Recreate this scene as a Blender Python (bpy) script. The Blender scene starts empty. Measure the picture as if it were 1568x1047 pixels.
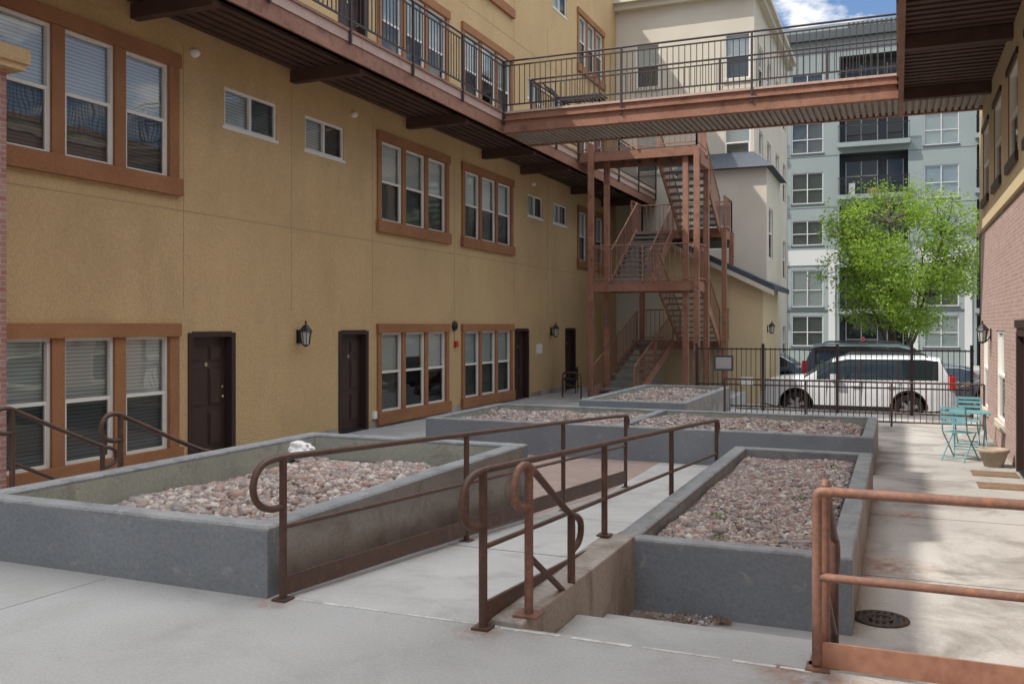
import bpy, bmesh, math, random
import numpy as np
from mathutils import Vector, Matrix
random.seed(7); rng=np.random.default_rng(7)
scene=bpy.context.scene
def V(*a): return Vector(a)
# ------------------------------------------------------------------ materials
def newmat(name):
    m=bpy.data.materials.new(name); m.use_nodes=True
    nt=m.node_tree; b=nt.nodes['Principled BSDF']
    return m,nt,b
def N(nt,t,**k):
    n=nt.nodes.new(t)
    for a,v in k.items():
        if a in n.inputs.keys(): n.inputs[a].default_value=v
        else: setattr(n,a,v)
    return n
def c4(c): return (c[0],c[1],c[2],1)
def mixc(nt,fac,a,b,mode='MIX'):
    n=nt.nodes.new('ShaderNodeMix'); n.data_type='RGBA'; n.blend_type=mode
    for s,val in ((n.inputs[0],fac),(n.inputs[6],a),(n.inputs[7],b)):
        if isinstance(val,(int,float)): s.default_value=val
        elif isinstance(val,tuple): s.default_value=c4(val)
        else: nt.links.new(val,s)
    return n.outputs[2]
def ramp(nt,src,lo,hi):
    n=nt.nodes.new('ShaderNodeMapRange'); n.inputs[1].default_value=lo; n.inputs[2].default_value=hi
    nt.links.new(src,n.inputs[0]); return n.outputs[0]
def noise(nt,co,scale,detail=3,dist=0.0,rough=.55):
    n=N(nt,'ShaderNodeTexNoise'); n.inputs['Scale'].default_value=scale; n.inputs['Detail'].default_value=detail
    n.inputs['Distortion'].default_value=dist; n.inputs['Roughness'].default_value=rough
    nt.links.new(co,n.inputs['Vector']); return n.outputs['Fac']
def mat(name,c1,c2=None,s1=1.2,rough=.8,metal=0,bump=.15,bs=60,speck=.12,ss=25,c3=None,s3=3,lo3=.55,hi3=.7,a3=.7,spec=.3,stretch=None,bd=.01,spots=None):
    m,nt,b=newmat(name); L=nt.links
    tc=N(nt,'ShaderNodeTexCoord'); co=tc.outputs['Object']
    cs=co
    if stretch:
        mp=N(nt,'ShaderNodeMapping'); mp.inputs['Scale'].default_value=stretch; L.new(co,mp.inputs[0]); cs=mp.outputs[0]
    if c2:
        f=ramp(nt,noise(nt,cs,s1,3,.3),.3,.7); col=mixc(nt,f,c1,c2)
    else:
        r=N(nt,'ShaderNodeRGB'); r.outputs[0].default_value=c4(c1); col=r.outputs[0]
    if c3:
        f3=ramp(nt,noise(nt,cs,s3,5,.5,.65),lo3,hi3)
        mm=N(nt,'ShaderNodeMath',operation='MULTIPLY'); mm.inputs[1].default_value=a3; L.new(f3,mm.inputs[0])
        col=mixc(nt,mm.outputs[0],col,c3)
    if spots:   # rust bleeding from the steel posts
        nz=ramp(nt,noise(nt,co,9,5,.8,.65),.35,.7)
        for (sx_,sy_,sz_,sr) in spots:
            d=N(nt,'ShaderNodeVectorMath',operation='DISTANCE'); L.new(co,d.inputs[0]); d.inputs[1].default_value=(sx_,sy_,sz_)
            mk=N(nt,'ShaderNodeMapRange'); mk.inputs[1].default_value=sr; mk.inputs[2].default_value=sr*.15; L.new(d.outputs['Value'],mk.inputs[0])
            mm=N(nt,'ShaderNodeMath',operation='MULTIPLY'); L.new(mk.outputs[0],mm.inputs[0]); L.new(nz,mm.inputs[1])
            col=mixc(nt,mm.outputs[0],col,(.26,.11,.045))
    if speck>0:
        fs=ramp(nt,noise(nt,co,ss,2),.25,.75)
        g=N(nt,'ShaderNodeMapRange'); g.inputs[3].default_value=1-speck; g.inputs[4].default_value=1+speck; L.new(fs,g.inputs[0])
        vm=N(nt,'ShaderNodeVectorMath',operation='SCALE'); L.new(col,vm.inputs[0]); L.new(g.outputs[0],vm.inputs[3]); col=vm.outputs[0]
    L.new(col,b.inputs['Base Color'])
    b.inputs['Roughness'].default_value=rough; b.inputs['Metallic'].default_value=metal
    b.inputs['Specular IOR Level'].default_value=spec
    if bump>0:
        bp=N(nt,'ShaderNodeBump'); bp.inputs['Strength'].default_value=bump; bp.inputs['Distance'].default_value=bd
        L.new(noise(nt,co,bs,2),bp.inputs['Height']); L.new(bp.outputs[0],b.inputs['Normal'])
    return m
def brickmat(name,a,bc,mortar,flat=False,w=.2,h=.068,ms=.008):
    m,nt,b=newmat(name); L=nt.links
    tc=N(nt,'ShaderNodeTexCoord'); sx=N(nt,'ShaderNodeSeparateXYZ'); L.new(tc.outputs['Object'],sx.inputs[0])
    cb=N(nt,'ShaderNodeCombineXYZ')
    if flat: L.new(sx.outputs[0],cb.inputs[0]); L.new(sx.outputs[1],cb.inputs[1])
    else:
        ad=N(nt,'ShaderNodeMath',operation='ADD'); L.new(sx.outputs[0],ad.inputs[0]); L.new(sx.outputs[1],ad.inputs[1])
        L.new(ad.outputs[0],cb.inputs[0]); L.new(sx.outputs[2],cb.inputs[1])
    br=N(nt,'ShaderNodeTexBrick'); L.new(cb.outputs[0],br.inputs['Vector'])
    br.inputs['Scale'].default_value=1; br.inputs['Brick Width'].default_value=w; br.inputs['Row Height'].default_value=h
    br.inputs['Mortar Size'].default_value=ms; br.inputs['Color1'].default_value=c4(a); br.inputs['Color2'].default_value=c4(bc); br.inputs['Mortar'].default_value=c4(mortar)
    br.inputs['Bias'].default_value=-.1
    f=ramp(nt,noise(nt,tc.outputs['Object'],6,4),.3,.7)
    col=mixc(nt,f,br.outputs['Color'],tuple(x*.7 for x in a),'MIX')
    col=mixc(nt,.4,br.outputs['Color'],col)
    L.new(col,b.inputs['Base Color']); b.inputs['Roughness'].default_value=.85
    bp=N(nt,'ShaderNodeBump'); bp.inputs['Strength'].default_value=.6; bp.inputs['Distance'].default_value=.008; bp.invert=True
    L.new(br.outputs['Fac'],bp.inputs['Height']); L.new(bp.outputs[0],b.inputs['Normal'])
    return m
def glassmat(name,tint,refl=1.0,base=.05):
    m,nt,b=newmat(name); L=nt.links; nt.nodes.remove(b)
    out=[n for n in nt.nodes if n.type=='OUTPUT_MATERIAL'][0]
    tr=N(nt,'ShaderNodeBsdfTransparent'); tr.inputs[0].default_value=c4(tint)
    gl=N(nt,'ShaderNodeBsdfGlossy'); gl.inputs['Roughness'].default_value=.015; gl.inputs[0].default_value=(.95,.97,1,1)
    fr=N(nt,'ShaderNodeFresnel'); fr.inputs[0].default_value=1.6
    tc=N(nt,'ShaderNodeTexCoord'); bp=N(nt,'ShaderNodeBump'); bp.inputs['Strength'].default_value=.06; bp.inputs['Distance'].default_value=.05
    L.new(noise(nt,tc.outputs['Object'],1.5,1),bp.inputs['Height']); L.new(bp.outputs[0],gl.inputs['Normal'])
    mu=N(nt,'ShaderNodeMath',operation='MULTIPLY_ADD'); mu.inputs[1].default_value=refl; mu.inputs[2].default_value=base; mu.use_clamp=True
    L.new(fr.outputs[0],mu.inputs[0])
    mx=N(nt,'ShaderNodeMixShader'); L.new(mu.outputs[0],mx.inputs[0]); L.new(tr.outputs[0],mx.inputs[1]); L.new(gl.outputs[0],mx.inputs[2])
    L.new(mx.outputs[0],out.inputs[0]); return m
def blindmat(name,c,dark):
    m,nt,b=newmat(name); L=nt.links
    tc=N(nt,'ShaderNodeTexCoord'); w=N(nt,'ShaderNodeTexWave'); w.wave_type='BANDS'; w.bands_direction='Z'
    w.inputs['Scale'].default_value=6.0; w.inputs['Distortion'].default_value=.0
    L.new(tc.outputs['Object'],w.inputs['Vector'])
    col=mixc(nt,ramp(nt,w.outputs['Fac'],.05,.4),dark,c)
    L.new(col,b.inputs['Base Color']); b.inputs['Roughness'].default_value=.7
    return m

M={}
M['stucco']=mat('stucco_ochre',(.575,.405,.21),(.51,.355,.18),.7,.95,bump=.8,bs=30,speck=.10,ss=28,c3=(.37,.26,.145),s3=1.1,lo3=.5,hi3=.8,a3=.5,bd=.02,stretch=(1,1,.45))
M['stucco_mid']=mat('stucco_mid',(.60,.48,.29),(.55,.44,.27),.7,.95,bump=.5,bs=40,speck=.06,ss=35)
M['stucco_hi']=mat('stucco_cream',(.60,.55,.45),(.54,.49,.40),.5,.95,bump=.4,bs=45,speck=.05,ss=35)
M['trim']=mat('stucco_trim_rust',(.345,.165,.078),(.28,.13,.062),1.5,.92,bump=.7,bs=40,speck=.16,ss=40)
M['joint']=mat('stucco_joint',(.36,.26,.14),None,bump=0)
M['vinyl']=mat('vinyl_frame',(.74,.72,.66),None,rough=.5,bump=0,speck=0)
M['glass']=glassmat('window_glass',(.92,.96,.94),.75,.05)
M['screen']=glassmat('window_screen',(.36,.38,.37),.5,.04)
M['blind']=blindmat('window_blinds',(.78,.79,.77),(.45,.47,.46))
M['blind2']=blindmat('window_blinds_shut',(.60,.64,.63),(.30,.34,.34))
M['dark']=mat('dark_interior',(.03,.035,.035),None,bump=0,speck=0)
M['door']=mat('door_paint',(.062,.036,.030),(.05,.03,.024),2,.45,bump=.05,bs=30,speck=.05)
M['doorframe']=mat('door_frame',(.045,.026,.022),None,rough=.5,bump=0,speck=0)
M['brass']=mat('brass',(.6,.5,.3),None,rough=.3,metal=1,bump=0,speck=0)
M['brick']=brickmat('brick',(.36,.15,.12),(.47,.26,.21),(.42,.38,.34))
M['brick2']=brickmat('brick_tan',(.38,.235,.20),(.48,.33,.285),(.46,.42,.375))
M['paver']=brickmat('brick_paver',(.33,.235,.20),(.39,.30,.26),(.28,.25,.22),True,.22,.11,.01)
SP=[(-.36,4.45,0,.32),(-.5,4.62,0,.22),(.15,4.55,0,.4),(.8,4.55,0,.45),(-2.08,4.45,0,.16),(-1.9,4.66,0,.15),(-3.4,4.45,0,.15),(-.42,4.7,-.18,.25)]
M['conc']=mat('concrete_paving',(.435,.44,.435),(.365,.368,.36),.8,.92,bump=.35,bs=90,speck=.10,ss=60,c3=(.27,.268,.255),s3=1.3,lo3=.48,hi3=.75,a3=.6,spots=SP)
M['concl']=mat('concrete_ramp',(.50,.50,.485),(.42,.415,.40),1.3,.92,bump=.35,bs=90,speck=.08,ss=60,c3=(.29,.28,.265),s3=2.2,lo3=.52,hi3=.75,a3=.65)
M['concs']=mat('concrete_stained',(.46,.44,.41),(.34,.32,.295),.6,.9,bump=.35,bs=80,speck=.1,ss=50,c3=(.17,.15,.13),s3=1.1,lo3=.48,hi3=.68,a3=.8,spots=[(-.1,9.0,G0:=-.55,.5),(.1,11.5,-.55,.4),(-.25,12.9,-.55,.4)])
M['concraw']=mat('concrete_raw_wall',(.42,.385,.34),(.31,.28,.245),2,.92,bump=.4,bs=50,speck=.12,ss=30,c3=(.13,.10,.08),s3=3,lo3=.48,hi3=.72,a3=.8,stretch=(1,1,.3))
M['paint']=mat('planter_paint_bluegrey',(.245,.272,.295),(.20,.223,.245),1.1,.85,bump=.5,bs=30,speck=.12,ss=45,c3=(.36,.365,.36),s3=7,lo3=.6,hi3=.72,a3=.7)
M['rim']=mat('planter_rim',(.31,.32,.325),(.22,.235,.245),3,.88,bump=.5,bs=50,speck=.14,ss=40,c3=(.14,.138,.132),s3=5,lo3=.5,hi3=.7,a3=.65)
M['pin']=mat('planter_inner',(.41,.43,.36),(.31,.34,.29),2,.9,bump=.4,bs=40,speck=.1,ss=30,c3=(.20,.195,.17),s3=3,a3=.75)
M['pside']=mat('planter_side_worn',(.33,.315,.29),(.25,.235,.22),1.5,.9,bump=.4,bs=40,speck=.12,ss=30,c3=(.13,.105,.085),s3=2.5,lo3=.48,hi3=.72,a3=.65)
M['seam']=mat('seam_sealant',(.66,.66,.64),(.45,.45,.43),8,.8,bump=.2,c3=(.3,.29,.27),s3=9,a3=.8)
M['rail']=mat('railing_paint_brown',(.085,.052,.043),(.12,.068,.05),4,.5,bump=.15,bs=40,speck=.15,ss=30,c3=(.24,.11,.06),s3=9,lo3=.58,hi3=.68,a3=.5)
M['railc']=mat('railing_copper_faded',(.25,.135,.10),(.17,.09,.065),5,.5,bump=.12,bs=40,speck=.18,ss=40,c3=(.36,.16,.08),s3=12,lo3=.55,hi3=.68,a3=.6)
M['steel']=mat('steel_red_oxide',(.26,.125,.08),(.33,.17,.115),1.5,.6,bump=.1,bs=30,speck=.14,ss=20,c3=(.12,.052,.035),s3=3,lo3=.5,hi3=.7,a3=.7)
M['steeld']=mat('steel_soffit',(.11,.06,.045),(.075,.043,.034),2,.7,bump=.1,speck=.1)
M['fascia']=mat('fascia_pink',(.50,.37,.31),(.44,.31,.26),1.5,.7,bump=.08,c3=(.33,.16,.10),s3=6,a3=.5)
M['soffit']=mat('soffit_panel',(.38,.32,.28),(.32,.27,.23),1.5,.8,bump=.1)
M['tread']=mat('stair_tread',(.23,.245,.235),(.17,.18,.175),3,.7,bump=.2,speck=.15)
M['fence']=mat('fence_metal',(.055,.04,.038),None,rough=.5,bump=0,speck=0)
M['slate']=mat('slate_roof',(.07,.08,.10),(.05,.06,.075),6,.7,bump=.3,bs=20)
M['asphalt']=mat('asphalt',(.075,.075,.078),(.055,.055,.058),.6,.9,bump=.4,bs=80,speck=.2,ss=70)
M['lot']=mat('lot_concrete',(.36,.35,.33),(.29,.285,.27),.4,.9,bump=.3,bs=60,c3=(.2,.19,.175),s3=.7,a3=.6)
M['earth']=mat('earth',(.14,.13,.10),(.10,.11,.07),.1,.95,bump=.2)
M['blk']=mat('panel_greygreen',(.26,.30,.29),(.235,.27,.26),.3,.85,bump=.05,speck=.03)
M['blkd']=mat('panel_darkgrey',(.08,.09,.095),None,rough=.8,bump=0,speck=0)
M['blkw']=mat('panel_white',(.52,.52,.51),None,rough=.8,bump=0,speck=0)
M['white']=mat('white_paint',(.8,.8,.79),None,rough=.5,bump=0,speck=0)
M['black']=mat('black_metal',(.025,.025,.027),None,rough=.45,bump=0,speck=0)
M['teal']=mat('teal_paint',(.17,.35,.38),(.13,.29,.32),5,.5,bump=.05)
M['pot']=mat('stone_pot',(.42,.34,.26),(.33,.27,.2),8,.85,bump=.3)
M['mat_']=mat('coir_mat',(.28,.19,.12),(.2,.13,.08),10,.95,bump=.8,bs=200)
M['red']=mat('red_paint',(.5,.03,.03),None,rough=.4,bump=0,speck=0)
M['soil']=mat('planter_soil',(.18,.14,.12),(.12,.095,.08),5,.95,bump=.6,bs=30)
M['crack']=mat('joint_line',(.27,.265,.25),None,bump=0,speck=0)
M['iron']=mat('cast_iron',(.05,.04,.035),(.09,.05,.03),20,.6,bump=.2)
M['rubber']=mat('rubber',(.018,.018,.018),None,rough=.8,bump=0,speck=0)
M['alloy']=mat('alloy',(.55,.56,.57),None,rough=.3,metal=.9,bump=0,speck=0)
M['chrome']=mat('chrome',(.7,.7,.7),None,rough=.12,metal=1,bump=0,speck=0)
M['skin']=mat('skin',(.45,.26,.18),None,rough=.6,bump=0)
def carpaint(n,c):
    m,nt,b=newmat(n); b.inputs['Base Color'].default_value=c4(c); b.inputs['Roughness'].default_value=.32
    b.inputs['Coat Weight'].default_value=.8; b.inputs['Coat Roughness'].default_value=.04
    tc=N(nt,'ShaderNodeTexCoord'); f=ramp(nt,noise(nt,tc.outputs['Object'],2,4),.3,.7)
    nt.links.new(mixc(nt,f,c,tuple(x*.9 for x in c)),b.inputs['Base Color']); return m
M['cwhite']=carpaint('car_paint_white',(.66,.67,.68)); M['cblue']=carpaint('car_paint_slate',(.055,.08,.11)); M['cdark']=carpaint('car_paint_dark',(.03,.035,.05))
m,nt,b=newmat('car_glass'); b.inputs['Base Color'].default_value=(.02,.028,.03,1); b.inputs['Roughness'].default_value=.04; b.inputs['Specular IOR Level'].default_value=.5; M['cglass']=m
m,nt,b=newmat('tail_light'); b.inputs['Base Color'].default_value=(.5,.01,.01,1); b.inputs['Roughness'].default_value=.15; M['tail']=m
m,nt,b=newmat('lamp_glass'); b.inputs['Base Color'].default_value=(.5,.52,.48,1); b.inputs['Roughness'].default_value=.2; M['lampg']=m
def stonemat():
    m,nt,b=newmat('crushed_rock'); L=nt.links
    g=N(nt,'ShaderNodeNewGeometry'); r=N(nt,'ShaderNodeValToRGB'); L.new(g.outputs['Random Per Island'],r.inputs[0])
    cols=[(.29,.215,.19),(.43,.36,.32),(.35,.27,.235),(.52,.46,.41),(.23,.20,.19),(.38,.35,.33),(.38,.26,.22),(.58,.54,.49),(.30,.28,.27),(.43,.32,.28)]
    r.color_ramp.interpolation='CONSTANT'; n=len(cols)
    el=r.color_ramp.elements; el[0].color=c4(cols[0]); el[1].position=1/n; el[1].color=c4(cols[1])
    for i in range(2,n): e=el.new(i/n); e.color=c4(cols[i])
    tc=N(nt,'ShaderNodeTexCoord'); f=ramp(nt,noise(nt,tc.outputs['Object'],40,2),.3,.7)
    L.new(mixc(nt,f,r.outputs[0],mixc(nt,.3,r.outputs[0],(.2,.16,.14))),b.inputs['Base Color'])
    b.inputs['Roughness'].default_value=.9; b.inputs['Specular IOR Level'].default_value=.25; return m
M['stone']=stonemat()
def leafmat(name,a,bb,t_):
    m,nt,b=newmat(name); L=nt.links; out=[n for n in nt.nodes if n.type=='OUTPUT_MATERIAL'][0]
    g=N(nt,'ShaderNodeNewGeometry'); col=mixc(nt,g.outputs['Random Per Island'],a,bb)
    L.new(col,b.inputs['Base Color']); b.inputs['Roughness'].default_value=.55
    t=N(nt,'ShaderNodeBsdfTranslucent'); L.new(mixc(nt,.5,col,t_),t.inputs[0])
    mx=N(nt,'ShaderNodeMixShader'); mx.inputs[0].default_value=.5; L.new(b.outputs[0],mx.inputs[1]); L.new(t.outputs[0],mx.inputs[2]); L.new(mx.outputs[0],out.inputs[0]); return m
M['leaf']=leafmat('leaf',(.14,.26,.025),(.28,.41,.05),(.36,.50,.06)); M['bark']=mat('bark',(.12,.10,.08),(.08,.065,.05),8,.95,bump=.6,bs=30)
M['weed']=leafmat('weed_leaf',(.07,.14,.02),(.12,.2,.04),(.2,.3,.04))
M['dry']=leafmat('dry_leaf',(.32,.22,.15),(.45,.34,.25),(.4,.3,.2))

# ------------------------------------------------------------------ mesh builder
class MB:
    def __init__(s,name): s.name=name; s.v=[]; s.f=[]; s.mi=[]; s.sm=[]; s.mats=[]
    def mx(s,k):
        if k not in s.mats: s.mats.append(k)
        return s.mats.index(k)
    def face(s,pts,k,sm=False):
        o=len(s.v); s.v.extend([tuple(p) for p in pts]); s.f.append(tuple(range(o,o+len(pts)))); s.mi.append(s.mx(k)); s.sm.append(sm)
    def raw(s,vs,fs,k,sm=False):
        o=len(s.v); s.v.extend([tuple(p) for p in vs]); i=s.mx(k)
        for f in fs: s.f.append(tuple(o+j for j in f)); s.mi.append(i); s.sm.append(sm)
    def box(s,x0,x1,y0,y1,z0,z1,k):
        x0,x1=sorted((x0,x1)); y0,y1=sorted((y0,y1)); z0,z1=sorted((z0,z1))
        v=[(x0,y0,z0),(x1,y0,z0),(x1,y1,z0),(x0,y1,z0),(x0,y0,z1),(x1,y0,z1),(x1,y1,z1),(x0,y1,z1)]
        s.raw(v,[(0,3,2,1),(4,5,6,7),(0,1,5,4),(1,2,6,5),(2,3,7,6),(3,0,4,7)],k)
    def hexa(s,b,t,k):
        s.raw(list(b)+list(t),[(0,3,2,1),(4,5,6,7),(0,1,5,4),(1,2,6,5),(2,3,7,6),(3,0,4,7)],k)
    def bar(s,p0,p1,w,h,k):
        p0=Vector(p0);p1=Vector(p1); d=(p1-p0).normalized()
        sd=d.cross(V(0,0,1))
        if sd.length<1e-4: sd=V(1,0,0)
        sd.normalize(); up=sd.cross(d).normalized()
        a=sd*w/2; b=up*h/2
        s.hexa([p0-a-b,p0+a-b,p0+a+b,p0-a+b],[p1-a-b,p1+a-b,p1+a+b,p1-a+b],k)
    def tube(s,pts,r,k,seg=8,closed=False,r1=None):
        pts=[Vector(p) for p in pts]; n=len(pts); r1=r if r1 is None else r1
        rings=[]; prev=None
        for i,p in enumerate(pts):
            if closed: t=(pts[(i+1)%n]-pts[i-1]).normalized()
            else: t=(pts[min(i+1,n-1)]-pts[max(i-1,0)]).normalized()
            if prev is None:
                a=t.cross(V(0,0,1)); a=a if a.length>.05 else t.cross(V(1,0,0)); a.normalize()
            else: a=(prev-t*prev.dot(t)).normalized()
            prev=a; b=t.cross(a); rr=r+(r1-r)*i/max(1,n-1)
            rings.append([p+(a*math.cos(q)+b*math.sin(q))*rr for q in [2*math.pi*j/seg for j in range(seg)]])
        vs=[q for R in rings for q in R]; fs=[]
        for i in range(n if closed else n-1):
            A=i*seg; B=((i+1)%n)*seg
            for j in range(seg): fs.append((A+j,A+(j+1)%seg,B+(j+1)%seg,B+j))
        s.raw(vs,fs,k,True)
        if not closed:
            s.face(rings[0][::-1],k); s.face(rings[-1],k)
    def lathe(s,c,prof,k,seg=20,axis='z',sm=True):
        c=Vector(c); vs=[]; fs=[]
        for r,h in prof:
            for j in range(seg):
                q=2*math.pi*j/seg; a,b=r*math.cos(q),r*math.sin(q)
                p=V(a,b,h) if axis=='z' else (V(a,h,b) if axis=='y' else V(h,a,b))
                vs.append(c+p)
        for i in range(len(prof)-1):
            for j in range(seg): fs.append((i*seg+j,i*seg+(j+1)%seg,(i+1)*seg+(j+1)%seg,(i+1)*seg+j))
        s.raw(vs,fs,k,sm)
    def build(s,matrix=None,bevel=0,parent=None):
        me=bpy.data.meshes.new(s.name)
        me.from_pydata(s.v,[],s.f)
        for k in s.mats: me.materials.append(M[k])
        me.polygons.foreach_set('material_index',s.mi); me.polygons.foreach_set('use_smooth',s.sm)
        if matrix is not None: me.transform(matrix)
        me.update()
        ob=bpy.data.objects.new(s.name,me); scene.collection.objects.link(ob)
        if bevel:
            bm=bmesh.new(); bm.from_mesh(me); bmesh.ops.recalc_face_normals(bm,faces=bm.faces); bm.to_mesh(me); bm.free()
            mo=ob.modifiers.new('b','BEVEL'); mo.width=bevel; mo.segments=2; mo.limit_method='ANGLE'; mo.angle_limit=.6
        if parent: ob.parent=parent
        return ob
def chaikin(pts,it=2):
    pts=[Vector(p) for p in pts]
    for _ in range(it):
        o=[pts[0]]
        for a,b in zip(pts[:-1],pts[1:]): o+= [a*.75+b*.25,a*.25+b*.75]
        o.append(pts[-1]); pts=o
    return pts
def rail_panel(mb,p0,p1,h,k,post=2.4,sp=.115,base=.1,ends=(1,1),second=True,fall=0,bw=.016):
    p0=Vector(p0);p1=Vector(p1); d=p1-p0; Lh=math.hypot(d.x,d.y)
    up=V(0,0,1)
    mb.tube([p0+up*h,p1+up*h],.024,k,6)
    if second: mb.bar(p0+up*(h-.11),p1+up*(h-.11),.025,.03,k)
    mb.bar(p0+up*base,p1+up*base,.025,.035,k)
    n=max(1,round(Lh/post))
    for i in range(n+1):
        if (i==0 and not ends[0]) or (i==n and not ends[1]): continue
        q=p0+d*(i/n); mb.bar(q-up*fall,q+up*h,.045,.045,k)
    n=max(1,int(Lh/sp)); top=h-.11 if second else h
    for i in range(1,n):
        q=p0+d*(i/n); mb.bar(q+up*base,q+up*top,bw,bw,k)

class Wall:
    def __init__(s,mb,axis,pos,n): s.mb=mb;s.ax=axis;s.p=pos;s.n=n; s.holes=[]
    def P(s,a,z,d=0):
        q=s.p-s.n*d
        return (q,a,z) if s.ax=='x' else (a,q,z)
    def lb(s,a0,a1,z0,z1,d0,d1,k):
        q0=s.p-s.n*d0;q1=s.p-s.n*d1
        if s.ax=='x': s.mb.box(q0,q1,a0,a1,z0,z1,k)
        else: s.mb.box(a0,a1,q0,q1,z0,z1,k)
    def quad(s,a0,a1,z0,z1,d,k): s.mb.face([s.P(a0,z0,d),s.P(a1,z0,d),s.P(a1,z1,d),s.P(a0,z1,d)],k)
    def hole(s,a0,a1,z0,z1,depth,k,back=None):
        s.holes.append((a0,a1,z0,z1))
        for A,B in (((a0,z0),(a1,z0)),((a1,z0),(a1,z1)),((a1,z1),(a0,z1)),((a0,z1),(a0,z0))):
            s.mb.face([s.P(A[0],A[1],0),s.P(B[0],B[1],0),s.P(B[0],B[1],depth),s.P(A[0],A[1],depth)],k)
        if back: s.quad(a0,a1,z0,z1,depth,back)
    def surface(s,a0,a1,z0,z1,k):
        As=sorted({a0,a1}|{v for h in s.holes for v in h[:2] if a0<v<a1}); Zs=sorted({z0,z1}|{v for h in s.holes for v in h[2:] if z0<v<z1})
        for i in range(len(As)-1):
            run=None
            for j in range(len(Zs)-1):
                ca=(As[i]+As[i+1])/2; cz=(Zs[j]+Zs[j+1])/2
                inh=any(h[0]<ca<h[1] and h[2]<cz<h[3] for h in s.holes)
                if inh:
                    if run is not None: s.quad(As[i],As[i+1],run,Zs[j],0,k); run=None
                elif run is None: run=Zs[j]
            if run is not None: s.quad(As[i],As[i+1],run,z1,0,k)
    def window(s,a0,a1,z0,z1,hung=True,reveal='trim',blind='blind',slider=False,fr='vinyl'):
        s.hole(a0,a1,z0,z1,.13,reveal,blind)
        t=.045
        s.lb(a0,a0+t,z0,z1,.02,.09,fr);s.lb(a1-t,a1,z0,z1,.02,.09,fr)
        s.lb(a0+t,a1-t,z0,z0+t,.02,.09,fr);s.lb(a0+t,a1-t,z1-t,z1,.02,.09,fr)
        if hung:
            zm=(z0+z1)/2
            s.lb(a0+t,a1-t,zm-.025,zm+.025,.025,.085,fr)
            s.lb(a0+t,a0+t+.025,z0+t,zm-.025,.03,.08,fr); s.lb(a1-t-.025,a1-t,z0+t,zm-.025,.03,.08,fr)
            s.quad(a0+t,a1-t,zm+.02,z1-t,.07,'glass'); s.quad(a0+t,a1-t,z0+t,zm-.02,.055,'screen')
            if blind=='dark':
                q=random.uniform(.3,.6); s.quad(a0+t,a1-t,z1-(z1-z0)*q,z1-t,.11,'blind')
        elif slider:
            am=(a0+a1)/2
            s.lb(am-.025,am+.025,z0+t,z1-t,.025,.085,fr)
            s.quad(a0+t,am-.02,z0+t,z1-t,.07,'glass'); s.quad(am+.02,a1-t,z0+t,z1-t,.055,'screen')
        else: s.quad(a0+t,a1-t,z0+t,z1-t,.07,'glass')
    def triple(s,a0,a1,z0,z1,blinds=('blind','blind','blind'),e=.2):
        w=(a1-a0-4*e)/3
        s.lb(a0-.02,a1+.02,z1+.0,z1+.2,-.07,0.0,'trim'); s.lb(a0-.04,a1+.04,z0-.26,z0,-.09,0.0,'trim')
        for i in range(4): s.lb(a0+i*(w+e),a0+i*(w+e)+e,z0,z1,-.025 if 0<i<3 else -.04,0.0,'trim')
        for i in range(3):
            x=a0+e+i*(w+e); s.window(x,x+w,z0,z1,blind=blinds[i])
    def door(s,a0,a1,z0,z1,flip=1):
        s.hole(a0,a1,z0,z1,.22,'doorframe','dark')
        f=.07
        s.lb(a0-.03,a0+f,z0,z1,-.02,.15,'doorframe');s.lb(a1-f,a1+.03,z0,z1,-.02,.15,'doorframe');s.lb(a0+f,a1-f,z1-f,z1+.02,-.02,.15,'doorframe')
        A0,A1,Z0,Z1=a0+f,a1-f,z0+.03,z1-f
        s.lb(A0,A1,Z0,Z1,.14,.19,'door'); s.lb(A0-.05,A1+.05,z0,z0+.03,.0,.19,'black')
        W=A1-A0; w=W*.32
        for c in (.27,.73):
            for q0,q1 in ((.1,.38),(.43,.74),(.8,.93)):
                H=Z1-Z0; c0=A0+W*c
                s.lb(c0-w/2,c0+w/2,Z0+H*q0,Z0+H*q1,.128,.14,'door')
                s.lb(c0-w/2+.03,c0+w/2-.03,Z0+H*q0+.03,Z0+H*q1-.03,.114,.128,'door')
        k=A1-.07 if flip>0 else A0+.07
        s.mb.lathe(s.P(k,z0+1.0,.11),[(0,-.03),(.028,-.02),(.028,.01),(.012,.02)],'brass',10,'x' if s.ax=='x' else 'y')
        s.mb.lathe(s.P(k,z0+1.17,.13),[(0,-.01),(.02,-.008),(.022,.01)],'brass',10,'x' if s.ax=='x' else 'y')
        s.lb((A0+A1)/2-.03,(A0+A1)/2+.03,z0+1.52,z0+1.58,.125,.138,'brass')
G=-.55
XL=-10.3; XR=1.65; ROOF=14.5; RLOW=11.1
# ------------------------------------------------------------------ ground
g=MB('ground'); g.face([(-700,-700,-1.06),(700,-700,-1.06),(700,700,-1.06),(-700,700,-1.06)],'earth'); g.build()
g=MB('parking_lot'); g.face([(-120,24.4,-.95),(120,24.4,-.95),(120,50,-.95),(-120,50,-.95)],'lot')
for x in (-6.5,-1.5,3.5,8.5): g.box(x,x+.1,29.2,34,-.95,-.945,'white')
g.build()
g=MB('street'); g.face([(-120,40.5,-.945),(120,40.5,-.945),(120,50,-.945),(-120,50,-.945)],'asphalt')
for i in range(-20,20): g.box(i*4,i*4+1.6,45,45.12,-.945,-.94,'white')
g.build()
g=MB('sidewalk'); g.box(-120,120,50,60.0,-1.05,-.76,'lot'); g.box(-120,120,49.85,50,-1.05,-.76,'concl'); g.build()
g=MB('courtyard_pavement'); g.box(XL-.1,-.42,4.7,24.3,-1.05,G,'conc'); g.box(XL-.1,-4.6,24.3,35,-1.05,G-.004,'conc')
g.build()
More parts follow.
